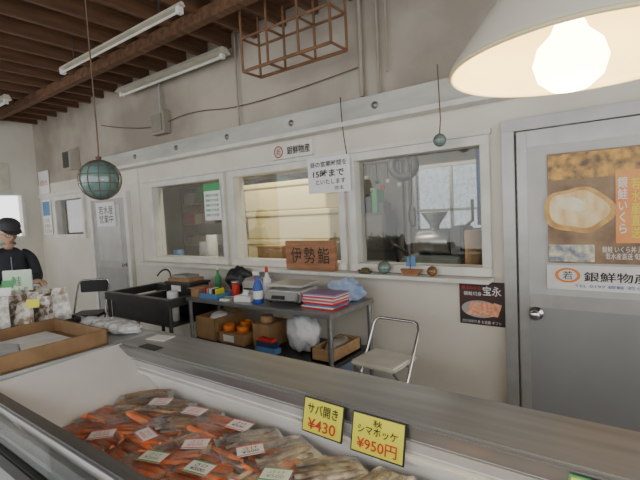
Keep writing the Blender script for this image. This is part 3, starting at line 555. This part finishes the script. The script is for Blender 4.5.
# ---------------------------------------------------------------- far left details
g=E('wall_calendar'); box(g,'sheet',-8.45,-8.12,D-.02,D-.01,1.35,1.95,paper); box(g,'picture',-8.42,-8.15,D-.024,D-.02,1.68,1.92,blueL); text(g,'dates','1 2 3 4 5\n6 7 8 9 10\n11 12 13 14',(-8.28,D-.024,1.5),.25,.25,ink)
g=E('notice_sheet'); box(g,'sheet',-8.5,-8.1,D-.02,D-.01,2.06,2.45,paper); text(g,'writing','お知らせ',(-8.3,D-.024,2.25),.3,.1,red)
g=E('notice_sheet'); box(g,'sheet',-8.59,-8.58,2.4,2.8,2.15,2.6,mat('faded_notice',(.70,.66,.55),.8))
g=E('wall_speaker'); box(g,'body',-7.2,-6.95,D-.16,D,2.35,2.65,mat('speaker_beige',(.48,.44,.36),.6),.01); box(g,'grille',-7.17,-6.98,D-.165,D-.16,2.38,2.62,steelD)
# ---------------------------------------------------------------- worker
W=E('shop_worker',(-5.02,1.57,0),math.radians(-10))
navy=mat('navy_jacket',(.022,.026,.034),.8,col2=(.035,.04,.05),scale=12); trous=mat('dark_trousers',(.03,.03,.035),.85); skinM=mat('skin',(.58,.36,.25),.5,col2=(.52,.31,.21),scale=8)
skin(W,'jacket',[(0,0,.80),(0,0,.95),(.02,0,1.12),(.035,0,1.24),(.055,0,1.33),(.035,.10,1.25),(.03,.18,1.20),(.08,.22,1.0),(.27,.17,.97),(.34,.155,.985),(.035,-.10,1.25),(.03,-.18,1.20),(.08,-.22,1.0),(.27,-.17,.97),(.34,-.155,.985)],
 [(0,1),(1,2),(2,3),(3,4),(3,5),(5,6),(6,7),(7,8),(8,9),(3,10),(10,11),(11,12),(12,13),(13,14)],
 [(.13,.18),(.125,.17),(.13,.175),(.11,.14),(.065,.065),(.08,.08),(.065,.065),(.052,.052),(.044,.044),(.038,.038),(.08,.08),(.065,.065),(.052,.052),(.044,.044),(.038,.038)],navy)
skin(W,'trousers',[(0,0,.86),(0,.09,.78),(.02,.10,.46),(0,.10,.09),(0,-.09,.78),(.02,-.10,.46),(0,-.10,.09)],[(0,1),(1,2),(2,3),(0,4),(4,5),(5,6)],[.13,.10,.07,.055,.10,.07,.055],trous)
for n_,yy in (('left',.10),('right',-.10)): skin(W,'shoe_'+n_,[(-.05,yy,.045),(.04,yy,.045),(.15,yy,.035)],[(0,1),(1,2)],[.045,.05,.035],black)
tube(W,'collar',[(.065+.056*math.cos(t*math.pi/8),.056*math.sin(t*math.pi/8),1.345+.012*math.cos(t*math.pi/8)) for t in range(16)],.011,mat('pale_collar',(.22,.24,.27),.8),True)
tube(W,'zip',[(.150,0,1.22),(.155,0,1.05),(.14,0,.9)],.004,grey)
skin(W,'neck',[(.05,0,1.28),(.08,0,1.37),(.095,0,1.42)],[(0,1),(1,2)],[.055,.052,.055],skinM)
bm=bmesh.new(); bmesh.ops.create_uvsphere(bm,u_segments=40,v_segments=28,radius=1)
for v in bm.verts:
    c=v.co.copy(); xx,yy,zz=c.x*.098,c.y*.077,c.z*.122
    if c.z<0: xx*=1-.10*(-c.z); yy*=1-.30*(-c.z)
    if c.x>.5:
        xx+=.028*math.exp(-((c.y/.14)**2))*math.exp(-(((c.z+.12)/.2)**2)) # nose
        xx-=.010*(math.exp(-(((c.y-.38)/.16)**2))+math.exp(-(((c.y+.38)/.16)**2)))*math.exp(-(((c.z-.05)/.13)**2)) # sockets
        xx+=.006*math.exp(-((c.y/.25)**2))*math.exp(-(((c.z+.52)/.07)**2)) # lips
        xx+=.008*math.exp(-((c.y/.3)**2))*math.exp(-(((c.z+.82)/.14)**2)) # chin
    v.co=(xx,yy,zz)
me=bpy.data.meshes.new('head'); bm.to_mesh(me); bm.free(); HD=E('head_group',(.12,0,1.455),0,W); HD.rotation_euler=(0,math.radians(20),math.radians(12))
obj('head',me,HD,skinM,True)
for n_,s_ in (('left',1),('right',-1)):
    lathe(HD,'eye_'+n_,[(.0001,-.010),(.007,-.007),(.010,0),(.007,.007),(.0001,.010)],(.080,s_*.030,.006),paper,16); lathe(HD,'iris_'+n_,[(.0001,.0102),(.005,.0095)],(.081,s_*.030,.006),ink,12,(0,math.radians(90),0))
    lathe(HD,'ear_'+n_,[(.0001,-.032),(.008,-.025),(.011,.0),(.010,.02),(.0001,.03)],(-.005,s_*.077,.0),skinM,16)
    tube(HD,'brow_'+n_,[(.092,s_*.018,.027),(.088,s_*.045,.030)],.003,ink)
    tube(HD,'glasses_rim_'+n_,[(.106-.012*abs(math.cos(t*math.pi/8))*(1 if math.cos(t*math.pi/8)>0 else .2),s_*(.033+.022*math.cos(t*math.pi/8)),.004+.017*math.sin(t*math.pi/8)) for t in range(16)],.002,black,True)
    tube(HD,'glasses_arm_'+n_,[(.094,s_*.055,.006),(.05,s_*.078,.008),(-.01,s_*.083,.006)],.002,black)
tube(HD,'glasses_bridge',[(.106,-.011,.008),(.122,0,.008),(.106,.011,.008)],.002,black)
tube(HD,'mouth',[(.083,-.022,-.062),(.094,0,-.060),(.083,.022,-.062)],.003,mat('lip',(.35,.12,.1),.5),smoothc=True)
hair=mat('dark_hair',(.03,.025,.02),.8)
blob(HD,'hair',(-.022,0,.02),(.085,.083,.095),hair,9,.04)
capm=mat('dark_cap',(.06,.062,.065),.8)
lathe(HD,'cap_crown',[(.098,0),(.101,.03),(.09,.065),(.06,.09),(.0001,.10)],(0,0,.045),capm,32)
poly(HD,'cap_brim',[(.06,-.085,.05),(.06,.085,.05),(.13,.07,.043),(.165,.03,.038),(.17,0,.037),(.165,-.03,.038),(.13,-.07,.043)],[(0,1,2,3,4,5,6)],capm,.006)
def hand(p,name,w,side):
    g=E(name,w,0,p); g.rotation_euler=(side*-.35,0,-side*.15)
    skin(g,'palm',[(-.02,0,0),(.02,0,0),(.055,0,-.004),(.085,0,-.008)],[(0,1),(1,2),(2,3)],[(.024,.020),(.033,.016),(.038,.015),(.034,.013)],skinM)
    for i,(yy,L) in enumerate(((.03,.068),(.010,.078),(-.011,.072),(-.031,.056))):
        x0=.075; skin(g,'finger_%d'%(i+1),[(x0,yy,-.006),(x0+L*.45,yy*1.15,-.014),(x0+L*.75,yy*1.2,-.032),(x0+L*.85,yy*1.2,-.052)],[(0,1),(1,2),(2,3)],[.0095,.009,.008,.007],skinM)
    skin(g,'thumb',[(.015,side*.022,-.004),(.045,side*.05,-.016),(.07,side*.055,-.03),(.088,side*.048,-.04)],[(0,1),(1,2),(2,3)],[.012,.010,.009,.008],skinM)
hand(W,'hand_left',(.37,.145,.985),-1); hand(W,'hand_right',(.37,-.145,.985),1)
g=E('held_package',(0,0,0),0,W); box(g,'packet',.42,.60,-.13,.13,.955,.975,mat('pale_packet',(.65,.72,.68),.4),.006)
# ---------------------------------------------------------------- light
wd=bpy.data.worlds.new('sky'); SC.world=wd; wd.use_nodes=True; bg=wd.node_tree.nodes['Background']; bg.inputs['Color'].default_value=(.97,.98,.98,1); bg.inputs['Strength'].default_value=2.45
def area(name,loc,rot,sx,sy,e,col=(1,1,1)):
    l=bpy.data.lights.new(name,'AREA'); l.shape='RECTANGLE'; l.size=sx; l.size_y=sy; l.energy=e; l.color=col
    o=bpy.data.objects.new(name,l); COL.objects.link(o); o.location=loc; o.rotation_euler=rot; return o
area('backroom_fill',(-3,5.2,2.75),(0,0,0),2,.3,10,(1,.96,.88))  # added fill light for the back room, no visible fixture
area('box_stack_fill',(-3.3,3.50,2.5),(math.radians(14),0,0),2.6,.15,40,(1,.92,.74))  # unseen fill added to brighten the cream boxes behind the glass
